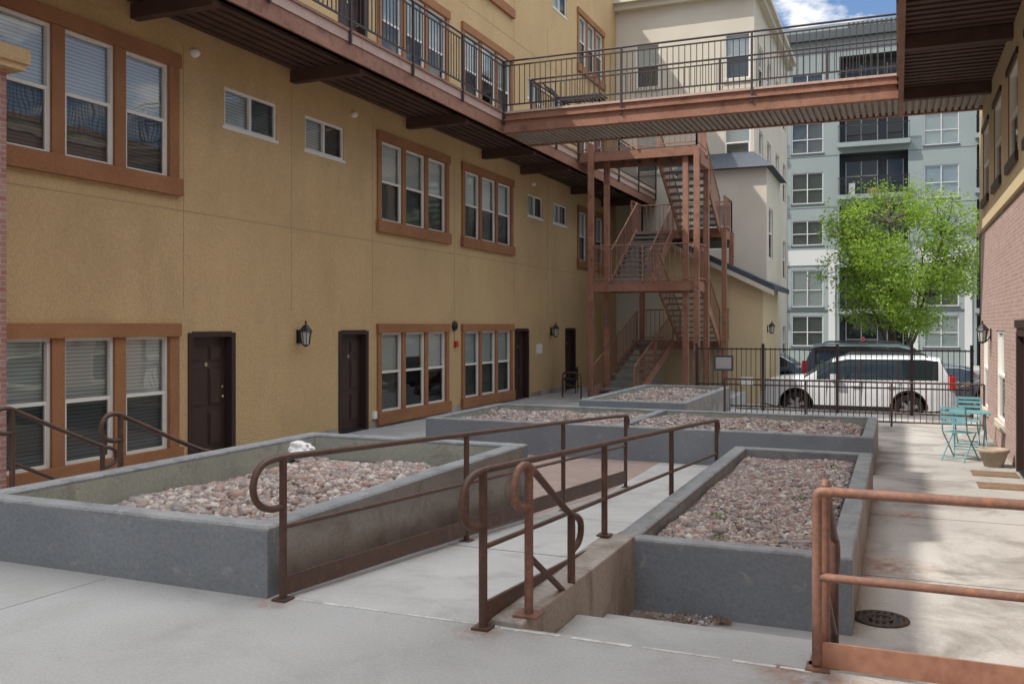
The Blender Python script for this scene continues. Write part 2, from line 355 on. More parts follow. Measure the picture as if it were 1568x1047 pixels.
g=MB('side_path'); g.box(-.42,XR+.1,4.7,24.3,-1.05,G+.004,'concs')
for y in (8.6,11.4,14.2,17.0,19.8,22.5): g.box(-.3,XR,y,y+.012,G+.004,G+.006,'soil')
g.build()
g=MB('brick_paving'); g.box(-7.2,-3.5,8.75,14.35,G,G+.008,'paver'); g.build()
g=MB('terrace'); g.box(XL-.1,XR+.1,-30,4.6,-1.05,0,'conc'); g.box(-7.75,-6.15,4.6,6.1,-1.0,-.001,'conc')
g.box(-10.3,-7.75,4.6,5.2,-1.0,-.002,'conc')
g.build()
g=MB('expansion_joint')
rc=random.Random(3); x=-3.45
while x<-.40:
    w_=rc.uniform(.15,.4); h_=rc.uniform(.014,.03); g.box(x,min(x+w_,-.38),4.575-h_,4.575+rc.uniform(0,.004),.0,.003+rc.uniform(0,.001),'seam'); x+=w_+rc.choice([0,0,.02,.06])
g.box(-9,-.0,1.4,1.406,0,.0015,'crack')
g.bar((-5.0,.6,.001),(-4.75,4.45,.001),.006,.002,'crack')
g.build()
YR=11.3
g=MB('ramp'); g.hexa([(-3.5,4.6,-1),(-2.12,4.6,-1),(-2.12,YR,-1),(-3.5,YR,-1)],[(-3.5,4.6,0),(-2.12,4.6,0),(-2.12,YR,G+.006),(-3.5,YR,G+.006)],'concl')
for y in (6.8,9.0): 
    z=-.55*(y-4.6)/(YR-4.6)+.003; g.box(-3.45,-2.12,y,y+.012,z-.02,z+.002,'crack')
g.box(-3.5,-2.12,YR,14.3,-1,G+.006,'concl')
g.build()
g=MB('ramp_wall'); g.hexa([(-2.12,4.6,-1),(-1.88,4.6,-1),(-1.88,6.9,-1),(-2.12,6.9,-1)],[(-2.12,4.6,.03),(-1.88,4.6,.03),(-1.88,6.9,.02),(-2.12,6.9,.02)],'concraw'); g.build(bevel=.012)
s=MB('concrete_steps'); s.box(-1.88,-.42,4.6,5.5,-1,-.18,'conc'); s.box(-1.88,-.42,5.5,6.15,-1,-.365,'conc'); s.build(bevel=.012)
s=MB('concrete_steps'); s.box(-7.6,-6.3,6.1,6.46,-1,-.18,'conc'); s.box(-7.6,-6.3,6.46,6.82,-1,-.365,'conc'); s.build(bevel=.012)
# ------------------------------------------------------------------ planters
def planter(x0,x1,y0,y1,zb,zr,zg,t=.17,n=300,size=.035,sub=1,inner='pin',side='pside',div=None,mound=.05):
    p=MB('concrete_planter')
    rt=.03
    p.box(x0,x1,y0,y0+t,zb,zr-rt,'paint'); p.box(x0,x1,y1-t,y1,zb,zr-rt,'paint')
    p.box(x0,x0+t,y0+t,y1-t,zb,zr-rt,'paint'); p.box(x1-t,x1,y0+t,y1-t,zb,zr-rt,side)
    if div: p.box(div,div+t,y0+t,y1-t,zb,zr-rt,'paint')
    def rim(a0,a1,b0,b1):
        c=.014
        p.hexa([(a0,b0,zr-rt),(a1,b0,zr-rt),(a1,b1,zr-rt),(a0,b1,zr-rt)],[(a0,b0,zr-c),(a1,b0,zr-c),(a1,b1,zr-c),(a0,b1,zr-c)],'rim')
    rim(x0,x1,y0,y0+t);rim(x0,x1,y1-t,y1);rim(x0,x0+t,y0+t,y1-t);rim(x1-t,x1,y0+t,y1-t)
    c=.014; z0_=zr-c
    O=[(x0,y0),(x1,y0),(x1,y1),(x0,y1)]; I=[(x0+t,y0+t),(x1-t,y0+t),(x1-t,y1-t),(x0+t,y1-t)]
    O2=[(x0+c,y0+c),(x1-c,y0+c),(x1-c,y1-c),(x0+c,y1-c)]; I2=[(x0+t-c,y0+t-c),(x1-t+c,y0+t-c),(x1-t+c,y1-t+c),(x0+t-c,y1-t+c)]
    for i in range(4):
        j=(i+1)%4
        p.face([(*O[i],z0_),(*O[j],z0_),(*O2[j],zr),(*O2[i],zr)],'rim'); p.face([(*O2[i],zr),(*O2[j],zr),(*I2[j],zr),(*I2[i],zr)],'rim'); p.face([(*I2[i],zr),(*I2[j],zr),(*I[j],z0_),(*I[i],z0_)],'rim')
    if div: p.box(div,div+t,y0+t+.002,y1-t-.002,zr-rt,zr-.003,'rim')
    e=.003
    a0,a1,b0,b1=x0+t+e,x1-t-e,y0+t+e,y1-t-e
    for q in ([(a0,b0),(a0,b1)],[(a1,b0),(a1,b1)],[(a0,b0),(a1,b0)],[(a0,b1),(a1,b1)]):
        p.face([(q[0][0],q[0][1],zb),(q[1][0],q[1][1],zb),(q[1][0],q[1][1],zr-rt-.004),(q[0][0],q[0][1],zr-rt-.004)],inner)
    p.face([(a0,b0,zg-.03),(a1,b0,zg-.03),(a1,b1,zg-.03),(a0,b1,zg-.03)],'soil')
    p.build()
    gravel(a0+.02,a1-.02,b0+.02,b1-.02,zg,n,size,sub,mound)
def gravel(x0,x1,y0,y1,z,dens,size,sub,mound,name='gravel'):
    cnt=int((x1-x0)*(y1-y0)*dens)
    tv=[];tf=None
    for k in range(14):
        bm=bmesh.new(); bmesh.ops.create_icosphere(bm,subdivisions=sub,radius=1)
        vv=np.array([v.co[:] for v in bm.verts]); 
        if tf is None: tf=np.array([[l.vert.index for l in f.loops] for f in bm.faces])
        bm.free()
        vv=vv*(1+rng.uniform(-.38,.3,(len(vv),1)))*np.array([1.05,rng.uniform(.6,.95),rng.uniform(.5,.8)])
        tv.append(vv)
    nv=len(tv[0]); allv=np.zeros((cnt,nv,3))
    for i in range(cnt):
        t=tv[rng.integers(14)]; a=rng.uniform(0,6.28); b=rng.uniform(-1.,1.)
        ca,sa,cb,sb=math.cos(a),math.sin(a),math.cos(b),math.sin(b)
        R=np.array([[ca,-sa,0],[sa,ca,0],[0,0,1]])@np.array([[1,0,0],[0,cb,-sb],[0,sb,cb]])
        s=min(size*rng.lognormal(0,.36),(x1-x0)/5); px=rng.uniform(x0+s,x1-s); py=rng.uniform(y0+s,y1-s)
        cx=(px-x0)/(x1-x0); cy=(py-y0)/(y1-y0)
        pz=z+mound*(math.sin(cx*3.14)*math.sin(cy*3.14)*1.2-.5)+.02*math.sin(px*5+py*3)+rng.uniform(-.4,.7)*size
        allv[i]=(t*s)@R.T+np.array([px,py,pz])
    faces=(tf[None]+(np.arange(cnt)*nv)[:,None,None]).reshape(-1)
    me=bpy.data.meshes.new(name); me.vertices.add(cnt*nv); me.vertices.foreach_set('co',allv.reshape(-1))
    nf=cnt*len(tf); me.loops.add(nf*3); me.loops.foreach_set('vertex_index',faces.astype(np.int32))
    me.polygons.add(nf); me.polygons.foreach_set('loop_start',np.arange(0,nf*3,3,dtype=np.int32)); 
    me.update(calc_edges=True); me.validate()
    me.materials.append(M['stone']); ob=bpy.data.objects.new(name,me); scene.collection.objects.link(ob)
planter(-6.15,-3.5,4.5,8.7,-1.0,.43,.20,n=1450,size=.028,mound=.12)
planter(-2.05,-.3,6.88,12.65,-1.0,0,-.10,n=2400,size=.020,inner='rim',mound=.05)
planter(-7.75,-.33,14.4,17.6,-1.0,.0,-.10,n=600,size=.030,div=-4.3)
planter(-6.3,-4.0,18.6,24.0,-1.0,.05,-.04,n=450,size=.034)
gravel(-1.87,-1.25,6.5,6.87,G+.01,700,.013,1,.0,'gravel_debris')
def tufts(name,spots,k,size,n):
    mb=MB(name)
    for (x,y,z,r) in spots:
        for i in range(n):
            a=random.uniform(0,6.28); q=random.uniform(0,r); L=size*random.uniform(.6,1.4)
            p=V(x+math.cos(a)*q,y+math.sin(a)*q,z+random.uniform(0,.02)); b=random.uniform(0,6.28)
            d=V(math.cos(b),math.sin(b),random.uniform(.1,1.2) if k!='dry' else random.uniform(-.1,.35)).normalized()*L; sd=V(-math.sin(b),math.cos(b),random.uniform(-.3,.3))*L*.3
            mb.face([p,p+d*.5+sd,p+d,p+d*.5-sd],k)
    mb.build()
tufts('weeds',[(-1.35,7.5,-.09,.12),(-.9,9.4,-.08,.07),(-1.5,8.3,-.08,.08),(-4.5,5.6,.22,.04),(-.75,11.8,-.09,.06)],'weed',.03,22)
tufts('dry_leaves',[(-1.72,6.70,G+.012,.15),(-1.5,6.76,G+.012,.11),(-1.84,6.45,G+.012,.07),(-1.76,6.58,G+.02,.18),(-1.2,6.8,G+.012,.08),(-1.55,6.55,G+.012,.25),(-1.7,6.25,G+.012,.12)],'dry',.026,130)
mb=MB('leaf_litter')
rc=random.Random(9)
for i in range(300):
    if rc.random()<.5: x=rc.uniform(-6,1.2); y=rc.uniform(1.5,4.4); z=.004
    else: x=rc.uniform(-.2,1.5); y=rc.uniform(6,18); z=G+.008
    L=rc.uniform(.005,.015); a=rc.uniform(0,6.28); p=V(x,y,z); d=V(math.cos(a),math.sin(a),.1)*L; sd=V(-math.sin(a),math.cos(a),0)*L*.4
    mb.face([p,p+d*.5+sd,p+d,p+d*.5-sd],'dry')
mb.build()

# ------------------------------------------------------------------ handrails
def handrail_ramp(x,ys,z0,z1,y0,y1,loop,zb):
    mb=MB('ramp_handrail'); 
    Z=lambda y:z0+(z1-z0)*(y-y0)/(y1-y0)
    r=.021
    pts=[(x,y0+.02,Z(y0)-.30),(x,y0-.10,Z(y0)-.30),(x,y0-.22,Z(y0)-.25),(x,y0-.27,Z(y0)-.15),(x,y0-.22,Z(y0)-.04),(x,y0-.1,Z(y0))]
    mb.tube(chaikin(pts+[(x,y0+.2,Z(y0+.2)),(x,y1,Z(y1)),(x,y1+.12,Z(y1)-.04),(x,y1+.14,Z(y1)-.14),(x,y1+.02,Z(y1)-.2)],2),r,'rail',10)
    mb.tube([(x,y0,Z(y0)-.42),(x,y1,Z(y1)-.42)],.016,'rail',8)
    for y in ys:
        mb.tube([(x,y,zb(y)-.01),(x,y,Z(y))],.024,'rail',10)
        mb.box(x-.05,x+.05,y-.05,y+.05,zb(y),zb(y)+.012,'rail')
    mb.hexa([(x-.01,y0,zb(y0)+.03),(x+.01,y0,zb(y0)+.03),(x+.01,y1,min(zb(y1),-.5)+.06),(x-.01,y1,min(zb(y1),-.5)+.06)],[(x-.01,y0,zb(y0)+.14),(x+.01,y0,zb(y0)+.14),(x+.01,y1,-.5+.18),(x-.01,y1,-.5+.18)],'rail')
    return mb
rz=lambda y: max(G,-.55*(y-4.6)/(YR-4.6)) if y>4.6 else 0
handrail_ramp(-3.4,[4.52,7.05,9.5,12.0],.86,.43,4.5,12.0,True,rz).build()
zb2=lambda y: 0 if y<4.6 else (.03 if y<6.9 else rz(y))
handrail_ramp(-2.08,[4.52,6.75,9.0,11.45],.86,.47,4.52,11.45,True,zb2).build()
def stair_rail(x,y0,k,z0=.88,run=.72,drop=.44,zbase=0,zlow=-.18,loop=True,k2=None):
    mb=MB('stair_handrail'); r=.022; k2=k2 or k
    y1=y0+run
    st=[(x,y0+.02,z0-.24),(x,y0-.1,z0-.24),(x,y0-.2,z0-.2),(x,y0-.22,z0-.1),(x,y0-.16,z0-.01),(x,y0-.04,z0),(x,y0+.08,z0-.06)] if loop else [(x,y0,z0-.2),(x,y0,z0-.02),(x,y0+.03,z0),(x,y0+.08,z0-.03)]
    mb.tube(chaikin(st,2),r,k,10)
    mb.tube(chaikin([(x,y0+.08,z0-.06 if loop else z0-.03),(x,y1,z0-drop),(x,y1+.12,z0-drop-.02),(x,y1+.2,z0-drop-.08),(x,y1+.17,z0-drop-.19),(x,y1,z0-drop-.22)],2),r,k2,10)
    mb.tube([(x,y0,z0-.52),(x,y1,z0-.52-drop)],r*.85,k2,8)
    mb.tube([(x,y0,zbase),(x,y0,z0-.01)],.025,k,10); mb.tube([(x,y1,zlow),(x,y1,z0-drop)],.025,k2,10)
    mb.box(x-.07,x+.07,y0-.07,y0+.07,zbase,zbase+.012,k)
    return mb
stair_rail(-1.90,4.74,'railc',zbase=.03,zlow=0.02,k2='rail').build()
stair_rail(-.33,4.70,'railc',zbase=0,zlow=-.18,loop=False,k2='rail').build()
stair_rail(-7.62,6.05,'rail',run=1.05,drop=.5).build(); stair_rail(-6.28,6.05,'rail',run=1.0,drop=.46).build()
mb=MB('guard_rail'); y=4.62
mb.tube(chaikin([(-.36,y,.02),(-.36,y,.8),(-.36,y,.845),(-.31,y,.85),(-.2,y,.85),(XR,y,.85)],2),.024,'railc',10)
mb.tube([(-.36,y,.44),(XR,y,.44)],.021,'railc',8)
mb.box(-.36,XR,y-.008,y+.008,.01,.13,'steel'); mb.box(-.41,-.30,y-.06,y+.06,0,.012,'railc')
for x in (1.2,): mb.tube([(x,y,0),(x,y,.85)],.024,'railc',8)
mb.build()
mb=MB('guard_rail'); 
mb.tube(chaikin([(-9.4,26.2,G),(-9.4,26.2,.1),(-9.35,26.2,.2),(-9.2,26.2,.22),(-8.5,25.2,.22),(-8.45,25.15,.15),(-8.45,25.15,G)],1),.025,'rail',8); mb.tube([(-9.4,26.2,-.15),(-8.45,25.15,-.15)],.018,'rail',6); mb.build()

# ------------------------------------------------------------------ left building (to let sun onto the SUV, the unseen roofline is lowered between Y 15 and 24.5)
b=MB('apartment_building'); w=Wall(b,'x',XL,1)
TR=[(7.7,11.05),(16.93,20.3),(21.05,24.4)]
rows=[(-.24,1.47),(3.9,5.62),(7.35,9.2),(10.75,12.5)]
for ti,(a0,a1) in enumerate(TR):
    for ri,(z0,z1) in enumerate(rows):
        bl=[random.choice(['blind','blind2']) for i in range(3)]
        if ri==3 and ti>0:
            w.lb(a0-.04,a1+.04,z0-.26,z0,-.09,0.0,'trim'); continue
        if ri==1 and ti==0: bl=['blind']*3
        if ri==0 and ti==1: bl=['blind','dark','dark']
        if ri==0 and ti==2: bl=['blind2']*3
        if ri==2: bl=['blind2','dark','blind']
        w.triple(a0,a1,z0,z1,bl,e=.2 if ti==0 else .15)
for z0,z1 in rows[1:]: w.triple(30.2,33.3,z0,z1,e=.15)
for a0,a1 in ((12.12,13.5),(14.36,15.66),(25.6,26.85),(27.8,29.1)):
    for dz in (0,3.55,7):
        if dz==7 and a0==14.36: continue
        w.window(a0,a1,4.95+dz,5.6+dz,hung=False,slider=True,reveal='stucco',blind='blind2' if dz==0 else 'blind')
        w.lb(a0-.05,a1+.05,4.90+dz,4.95+dz,-.015,.02,'vinyl')
for a0,a1 in ((11.3,12.35),(15.5,16.55),(24.6,25.65),(29.0,30.0)):
    w.door(a0,a1,G,1.52,1 if a0<15 else -1)
for a0,a1 in ((15.5,16.5),(11.3,12.3)): w.door(a0,a1,6.72,8.8)
w.surface(-30,35,-1,RLOW,'stucco'); w.surface(-30,15,RLOW,ROOF,'stucco'); w.surface(24.5,35,RLOW,ROOF,'stucco')
for z in (3.42,9.9): w.lb(8,35,z,z+.014,-.003,.0,'joint')
for a in (11.17,13.93,16.75,20.65,24.52,27.3):
    w.lb(a,a+.012,1.9,3.42,-.0035,0,'joint'); w.lb(a,a+.012,3.436,6.05,-.0035,0,'joint')
    w.lb(a,a+.012,9.92,RLOW,-.0035,0,'joint')
b.box(-26,XL-.26,-30,35,-1,RLOW,'stucco'); b.box(-26,XL-.26,-30,15,RLOW,ROOF,'stucco'); b.box(-26,XL-.26,24.5,35,RLOW,ROOF,'stucco')
for y in (14.97,24.5): b.box(XL-.259,XL-.003,y+.001,y+.03,RLOW,ROOF,'stucco')
b.box(-26.2,XL+.02,-30.1,15.1,ROOF,ROOF+.15,'trim'); b.box(-26.2,XL+.02,24.4,35.0,ROOF,ROOF+.15,'trim'); b.box(-25.9,XL+.02,15.05,24.45,RLOW,RLOW+.12,'trim')
w.lb(8,11.2,-1,G+.14,-.012,0,'concraw'); w.lb(12.4,15.4,-1,G+.14,-.012,0,'concraw'); w.lb(16.65,24.5,-1,G+.14,-.012,0,'concraw'); w.lb(25.75,28.9,-1,G+.14,-.012,0,'concraw')
b.build()
b=MB('brick_pier'); b.box(XL,-9.9,3,7.78,-1,4.72,'brick'); b.box(XL,-9.76,2.9,7.93,4.72,4.8,'stucco');b.box(XL,-9.72,2.9,7.97,4.8,4.98,'stucco'); b.box(XL,-9.95,3,7.7,4.98,ROOF,'stucco'); b.build()
def lantern(x,y,z,n,s=1.0):
    mb=MB('wall_lantern'); k='black'
    mb.box(x,x+n*.02,y-.06*s,y+.06*s,z-.12*s,z+.14*s,k)
    mb.tube(chaikin([(x+n*.02,y,z-.02),(x+n*.09*s,y,z-.14*s),(x+n*.17*s,y,z-.17*s)],2),.012,k,6)
    c=x+n*.17*s
    mb.lathe((c,y,z-.16*s),[(.0,-.03*s),(.05*s,0),(.07*s,.02*s)],k,8,sm=False)
    mb.lathe((c,y,z-.14*s),[(.068*s,0),(.10*s,.24*s)],'lampg',8,sm=False)
    for j in range(8):
        q=math.pi/4*j; mb.bar((c+.07*s*math.cos(q),y+.07*s*math.sin(q),z-.14*s),(c+.102*s*math.cos(q),y+.102*s*math.sin(q),z+.10*s),.012,.012,k)
    mb.lathe((c,y,z+.10*s),[(.135*s,0),(.12*s,.03*s),(.05*s,.12*s),(.015*s,.14*s),(.02*s,.19*s),(0,.22*s)],k,8,sm=False)
    mb.build()
lantern(XL,14.15,1.42,1,.98); lantern(XL,27.6,1.42,1,.98); lantern(XR,19.8,1.45,-1,.9)
mb=MB('alarm_bell'); mb.lathe((XL,20.62,1.62),[(.13,.02),(.12,.05),(.08,.08),(0,.09)],'black',16,'x'); mb.box(XL,XL+.03,20.55,20.7,1.54,1.7,'black'); mb.build()
mb=MB('fire_alarm'); mb.box(XL,XL+.07,20.62,20.76,1.08,1.24,'red'); mb.build(bevel=.01)
mb=MB('notice_sign'); mb.box(XL,XL+.015,26.3,26.8,.75,1.05,'white'); mb.build()
for (y,z) in ((11.4,5.95),(16.0,5.95),(26,5.95)):
    mb=MB('soffit_light'); mb.lathe((XL,y,z),[(.07,0),(.07,.05),(.05,.10),(0,.11)],'white',12,'x'); mb.build()
mb=MB('dryer_vent'); mb.box(XL,XL+.06,16.72,16.86,-.35,-.2,'white'); mb.build()
mb=MB('conduit'); mb.tube([(XL+.02,20.66,1.24),(XL+.02,20.66,1.5)],.012,'alloy',6); mb.build()

# ------------------------------------------------------------------ walkways
ZD=6.72; ZB=6.2
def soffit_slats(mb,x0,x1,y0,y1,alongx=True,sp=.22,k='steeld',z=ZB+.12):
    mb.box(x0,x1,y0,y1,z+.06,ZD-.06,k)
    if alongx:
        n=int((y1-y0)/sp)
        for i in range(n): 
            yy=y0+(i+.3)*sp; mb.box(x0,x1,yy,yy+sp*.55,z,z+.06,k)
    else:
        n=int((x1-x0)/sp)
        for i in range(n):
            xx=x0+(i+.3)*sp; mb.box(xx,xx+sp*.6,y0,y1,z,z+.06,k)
mb=MB('elevated_walkway'); XE=-8.7
soffit_slats(mb,XL,XE-.1,-2,34.9,False,.2)
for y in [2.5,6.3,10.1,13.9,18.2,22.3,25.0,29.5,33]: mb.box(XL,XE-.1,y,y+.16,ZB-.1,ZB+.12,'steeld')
mb.box(XE-.1,XE,-2,34.9,ZB,ZB+.3,'steel'); mb.box(XE-.1,XE+.05,-2,34.9,ZB,ZB+.03,'steel'); 
mb.box(XE-.08,XE+.02,-2,34.9,ZB+.3,ZD-.05,'fascia'); mb.box(XE-.08,XE+.05,-2,34.9,ZD-.05,ZD,'steel'); 
mb.box(XL,XE-.08,-2,34.9,ZD-.058,ZD,'concl')
for y0,y1 in ((-2,19.95),(21.75,25.5),(27.2,34.8)): rail_panel(mb,(XE+.05,y0,ZD-.02),(XE+.05,y1,ZD-.02),1.2,'fence',2.3,.125,.16,fall=.25)
mb.build()
mb=MB('pedestrian_bridge'); YB=20.0
soffit_slats(mb,XE,XR+.0,YB+.12,YB+1.65,False,.13,'soffit',ZB+.02)
mb.box(XE+.002,.0,YB-.0,YB+.12,ZB,ZB+.32,'steel'); mb.box(XE+.06,0,YB-.06,YB,ZB,ZB+.03,'steel'); mb.box(XE+.06,0,YB-.06,YB,ZB+.29,ZB+.32,'steel')
mb.box(XE+.06,0,YB+.01,YB+.12,ZB+.32,ZD-.06,'steel'); mb.box(XE+.06,0,YB-.03,YB+.13,ZD-.06,ZD-.01,'fascia')
mb.box(XE+.06,XR,YB+1.65,YB+1.77,ZB,ZD-.01,'steel'); mb.box(XE+.06,0,YB+.13,YB+1.65,ZD-.055,ZD-.01,'concl')
rail_panel(mb,(XE+.06,YB-.02,ZD-.02),(0,YB-.02,ZD-.02),1.2,'fence',2.5,.13,.16,fall=.3)
rail_panel(mb,(XE+.06,YB+1.72,ZD-.02),(0.9,YB+1.72,ZD-.02),1.2,'fence',2.5,.13,.16,fall=.05)
mb.build()
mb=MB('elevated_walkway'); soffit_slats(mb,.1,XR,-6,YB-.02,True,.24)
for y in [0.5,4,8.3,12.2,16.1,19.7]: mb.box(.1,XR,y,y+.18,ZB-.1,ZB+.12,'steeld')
mb.box(0.002,.1,-6,YB+1.65,ZB,ZD-.1,'steel'); mb.box(-.03,.1,-6,YB+1.65,ZD-.1,ZD,'fascia'); mb.box(.1,XR,-6,YB+1.6,ZD-.058,ZD,'concl')
rail_panel(mb,(-.0,-6,ZD-.02),(-.0,YB-.02,ZD-.02),1.2,'fence',2.4,.115,.16,fall=.3)
mb.build()
mb=MB('lounge_chair'); cx,cy=-7.4,20.9
for q in (-.28,.28):
    mb.tube([(cx-.5,cy+q,ZD+.75),(cx-.15,cy+q,ZD+.36),(cx+.9,cy+q,ZD+.34)],.02,'black',6)
    for x in (cx-.15,cx+.75): mb.tube([(x,cy+q,ZD),(x,cy+q,ZD+.36)],.02,'black',6)
for i in range(12):
    t=i/11; x=cx-.15+t*1.05; mb.box(x,x+.06,cy-.28,cy+.28,ZD+.36,ZD+.38,'black')
for i in range(6):
    t=i/6; mb.bar((cx-.17-.33*t,cy-.28,ZD+.38+.36*t),(cx-.17-.33*t,cy+.28,ZD+.38+.36*t),.05,.02,'black')
mb.build()

# ------------------------------------------------------------------ stair tower
mb=MB('steel_staircase')
XA,XB=-8.3,-5.2; Y0,Y1=25.6,26.9; YM=30.0; YE=31.4; Z1=2.87; ZM1=1.1; ZM2=4.75; Z2=6.68; xm=-6.75
for (x,y,z) in ((XA,Y0,ZD+.2),(XB,Y0,ZD-.1),(XB-.35,Y0+.2,ZD-.1),(XA+.3,Y0+.6,ZD),(XB,YE,ZM2),(XA,YE,ZM2),(XB,YM,ZM2),(XB,Y1+.1,ZD-.1)):
    mb.box(x-.075,x+.075,y-.075,y+.075,G-.01,z,'steel'); mb.box(x-.15,x+.15,y-.15,y+.15,G-.01,G+.02,'steel')
def landing(x0,x1,y0,y1,z):
    mb.box(x0,x1,y0,y1,z-.05,z,'tread')
    for A in ((x0,x1,y0-.05,y0+.0),(x0,x1,y1,y1+.05)): mb.box(*A,z-.26,z+.02,'steel')
    for A in ((x0-.05,x0,y0-.05,y1+.05),(x1,x1+.05,y0-.05,y1+.05)): mb.box(*A,z-.26,z+.021,'steel')
    n=int((x1-x0)/.45)
    for i in range(1,n): x=x0+i*(x1-x0)/n; mb.box(x,x+.05,y0,y1,z-.2,z-.052,'steeld')
landing(XA+.08,XB-.08,Y0+.08,Y1,Z1); landing(XA-.35,XB-.08,Y0+.08,Y1,Z2)
landing(XA+.08,XB-.08,YM,YE,ZM1); landing(XA+.08,XB-.08,YM,YE,ZM2)
def flight(x0,x1,y0,z0,y1,z1):
    n=max(3,round(abs(z1-z0)/.178))
    for x in (x0,x1): mb.bar((x,y0,z0-.02),(x,y1,z1-.02),.05,.28,'steel')
    for i in range(n):
        t=(i+.5)/n; y=y0+(y1-y0)*t; z=z0+(z1-z0)*(i+1)/n-.03; s=.135
        mb.box(x0+.03,x1-.03,y-s,y+s,z-.06,z,'tread')
    for x in (x0,x1): rail_panel(mb,(x,y0,z0),(x,y1,z1),1.0,'steel',2.0,.16,.12,second=False,fall=.0,bw=.016)
flight(XA+.2,xm-.12,25.1,G,YM,ZM1); flight(xm+.12,XB-.15,YM,ZM1,Y1,Z1)
flight(XA+.2,xm-.12,Y1,Z1,YM,ZM2); flight(xm+.12,XB-.15,YM,ZM2,Y1,Z2)
R=lambda p,q,h=1.07: rail_panel(mb,p,q,h,'steel',1.6,.15,.1,second=False,bw=.016)
R((XA,Y0,Z1),(XB,Y0,Z1)); R((XB,Y0,Z1),(XB,Y1,Z1)); R((XA,Y0,Z1),(XA,Y1,Z1))
R((XA-.3,Y0,Z2),(XB,Y0,Z2)); R((XB,Y0,Z2),(XB,Y1,Z2))
R((XA,YE,ZM2),(XB,YE,ZM2)); R((XB,YM,ZM2),(XB,YE,ZM2)); R((XA,YM,ZM2),(XA,YE,ZM2)); R((XB,YM,ZM1),(XB,YE,ZM1)); R((XA,YE,ZM1),(XB,YE,ZM1))
mb.box(XB-.1,XB+.1,Y0+.1,Y1,Z2-.5,Z2-.262,'steel')
mb.build()

# ------------------------------------------------------------------ cream building
b=MB('stucco_building'); f=Wall(b,'y',35.0,-1); sd=Wall(b,'x',-4.96,1); Rf=14.2
for z0,z1 in ((7.6,9.4),(10.9,12.6)):
    for a in (-9.5,-6.05): f.window(a,a+.95,z0,z1,reveal='stucco_hi')
    f.lb(-6.12,-5.03,z0-.14,z0,-.05,0,'stucco_hi'); f.lb(-9.57,-8.48,z0-.14,z0,-.05,0,'stucco_hi')
f.surface(XL,-4.96,-1,Rf,'stucco_hi')
for y in (36.3,38.7,41.5,44.2):
    for z0,z1 in ((-.0,1.6),(3.8,5.6),(7.4,9.2),(10.8,12.5)): sd.window(y,y+1.1,z0,z1,reveal='trim')
sd.surface(35,46,-1,Rf,'stucco_hi')
b.box(-22,XL,35,46,-1,Rf,'stucco_hi'); b.box(XL,-5.3,35.3,46,-1,Rf,'stucco_hi'); 
b.box(-5.3,-4.96,45.9,46.1,-1,Rf,'stucco_hi')
b.box(-22,-4.55,34.5,46.4,Rf,Rf+.16,'stucco_hi'); b.box(-22,-4.7,34.7,46.3,Rf-.22,Rf,'stucco_hi')
b.hexa([(-22,34.5,Rf+.16),(-4.55,34.5,Rf+.16),(-4.55,46.4,Rf+.16),(-22,46.4,Rf+.16)],[(-20,38,Rf+1.0),(-7.5,38,Rf+1.0),(-7.5,44,Rf+1.0),(-20,44,Rf+1.0)],'slate')
bay=Wall(b,'y',32.6,-1); 
bay.window(-6.6,-5.4,4.3,5.9,reveal='stucco_hi',blind='blind2')
bay.surface(-7.3,-4.2,-1,7.1,'stucco_hi')
bays=Wall(b,'x',-4.2,1)
for z0,z1 in ((.0,1.6),(4.0,5.8)): bays.window(33.2,34.3,z0,z1,reveal='trim',blind='blind2')
bays.surface(32.6,36.5,-1,7.1,'stucco_hi'); b.box(-7.3,-4.5,32.95,35,-1,7.1,'stucco_hi'); b.box(-4.96,-4.5,35,36.5,-1,7.1,'stucco_hi')
b.hexa([(-7.5,32.3,7.1),(-3.95,32.3,7.1),(-3.95,36.6,7.1),(-7.5,36.6,7.1)],[(-7.0,34.9,8.1),(-4.97,34.9,8.1),(-4.97,35.2,8.1),(-7.0,35.2,8.1)],'slate')
b.hexa([(-7.4,30.9,-1),(-4.1,30.9,-1),(-4.1,35,-1),(-7.4,35,-1)],[(-7.4,30.9,4.55),(-4.1,30.9,2.95),(-4.1,35,2.95),(-7.4,35,4.55)],'stucco_mid')
b.hexa([(-7.5,30.6,4.6),(-3.7,30.6,2.76),(-3.7,35,2.76),(-7.5,35,4.6)],[(-7.5,30.6,4.78),(-3.7,30.6,2.94),(-3.7,35,2.94),(-7.5,35,4.78)],'slate')
b.hexa([(-7.5,30.57,4.44),(-3.72,30.57,2.6),(-3.72,30.7,2.6),(-7.5,30.7,4.44)],[(-7.5,30.57,4.6),(-3.72,30.57,2.76),(-3.72,30.7,2.76),(-7.5,30.7,4.6)],'stucco_hi')
b.build()
lantern(-4.1,32.0,1.5,1,.9)

# ------------------------------------------------------------------ right building
b=MB('brick_building'); w=Wall(b,'x',XR,-1); RT=7.3  # roof height cut low, out of view, to let more skylight in
for y in (7.5,10.5,13.3,15.6,18.0,20.4): w.window(y,y+1.3,4.25,5.7,reveal='trim',blind='blind2',fr='vinyl')
for y in (7.5,10.5,13.3,15.6,18.0,20.4): w.lb(y-.1,y+1.4,4.1,4.25,-.05,0,'doorframe'); w.lb(y-.1,y+1.4,5.7,5.8,-.03,0,'doorframe')
w.door(14.6,15.6,G,1.55); w.door(12.2,13.2,G,1.55); w.window(17.4,18.8,-.05,1.55,reveal='brick2',fr='vinyl'); w.window(20.5,21.7,-.05,1.55,reveal='brick2')
for y0,y1 in ((17.3,18.9),(20.4,21.8)): w.lb(y0,y1,-.17,-.05,-.04,0,'stucco_hi')
w.lb(14.45,15.75,1.6,1.72,-.03,0,'doorframe')
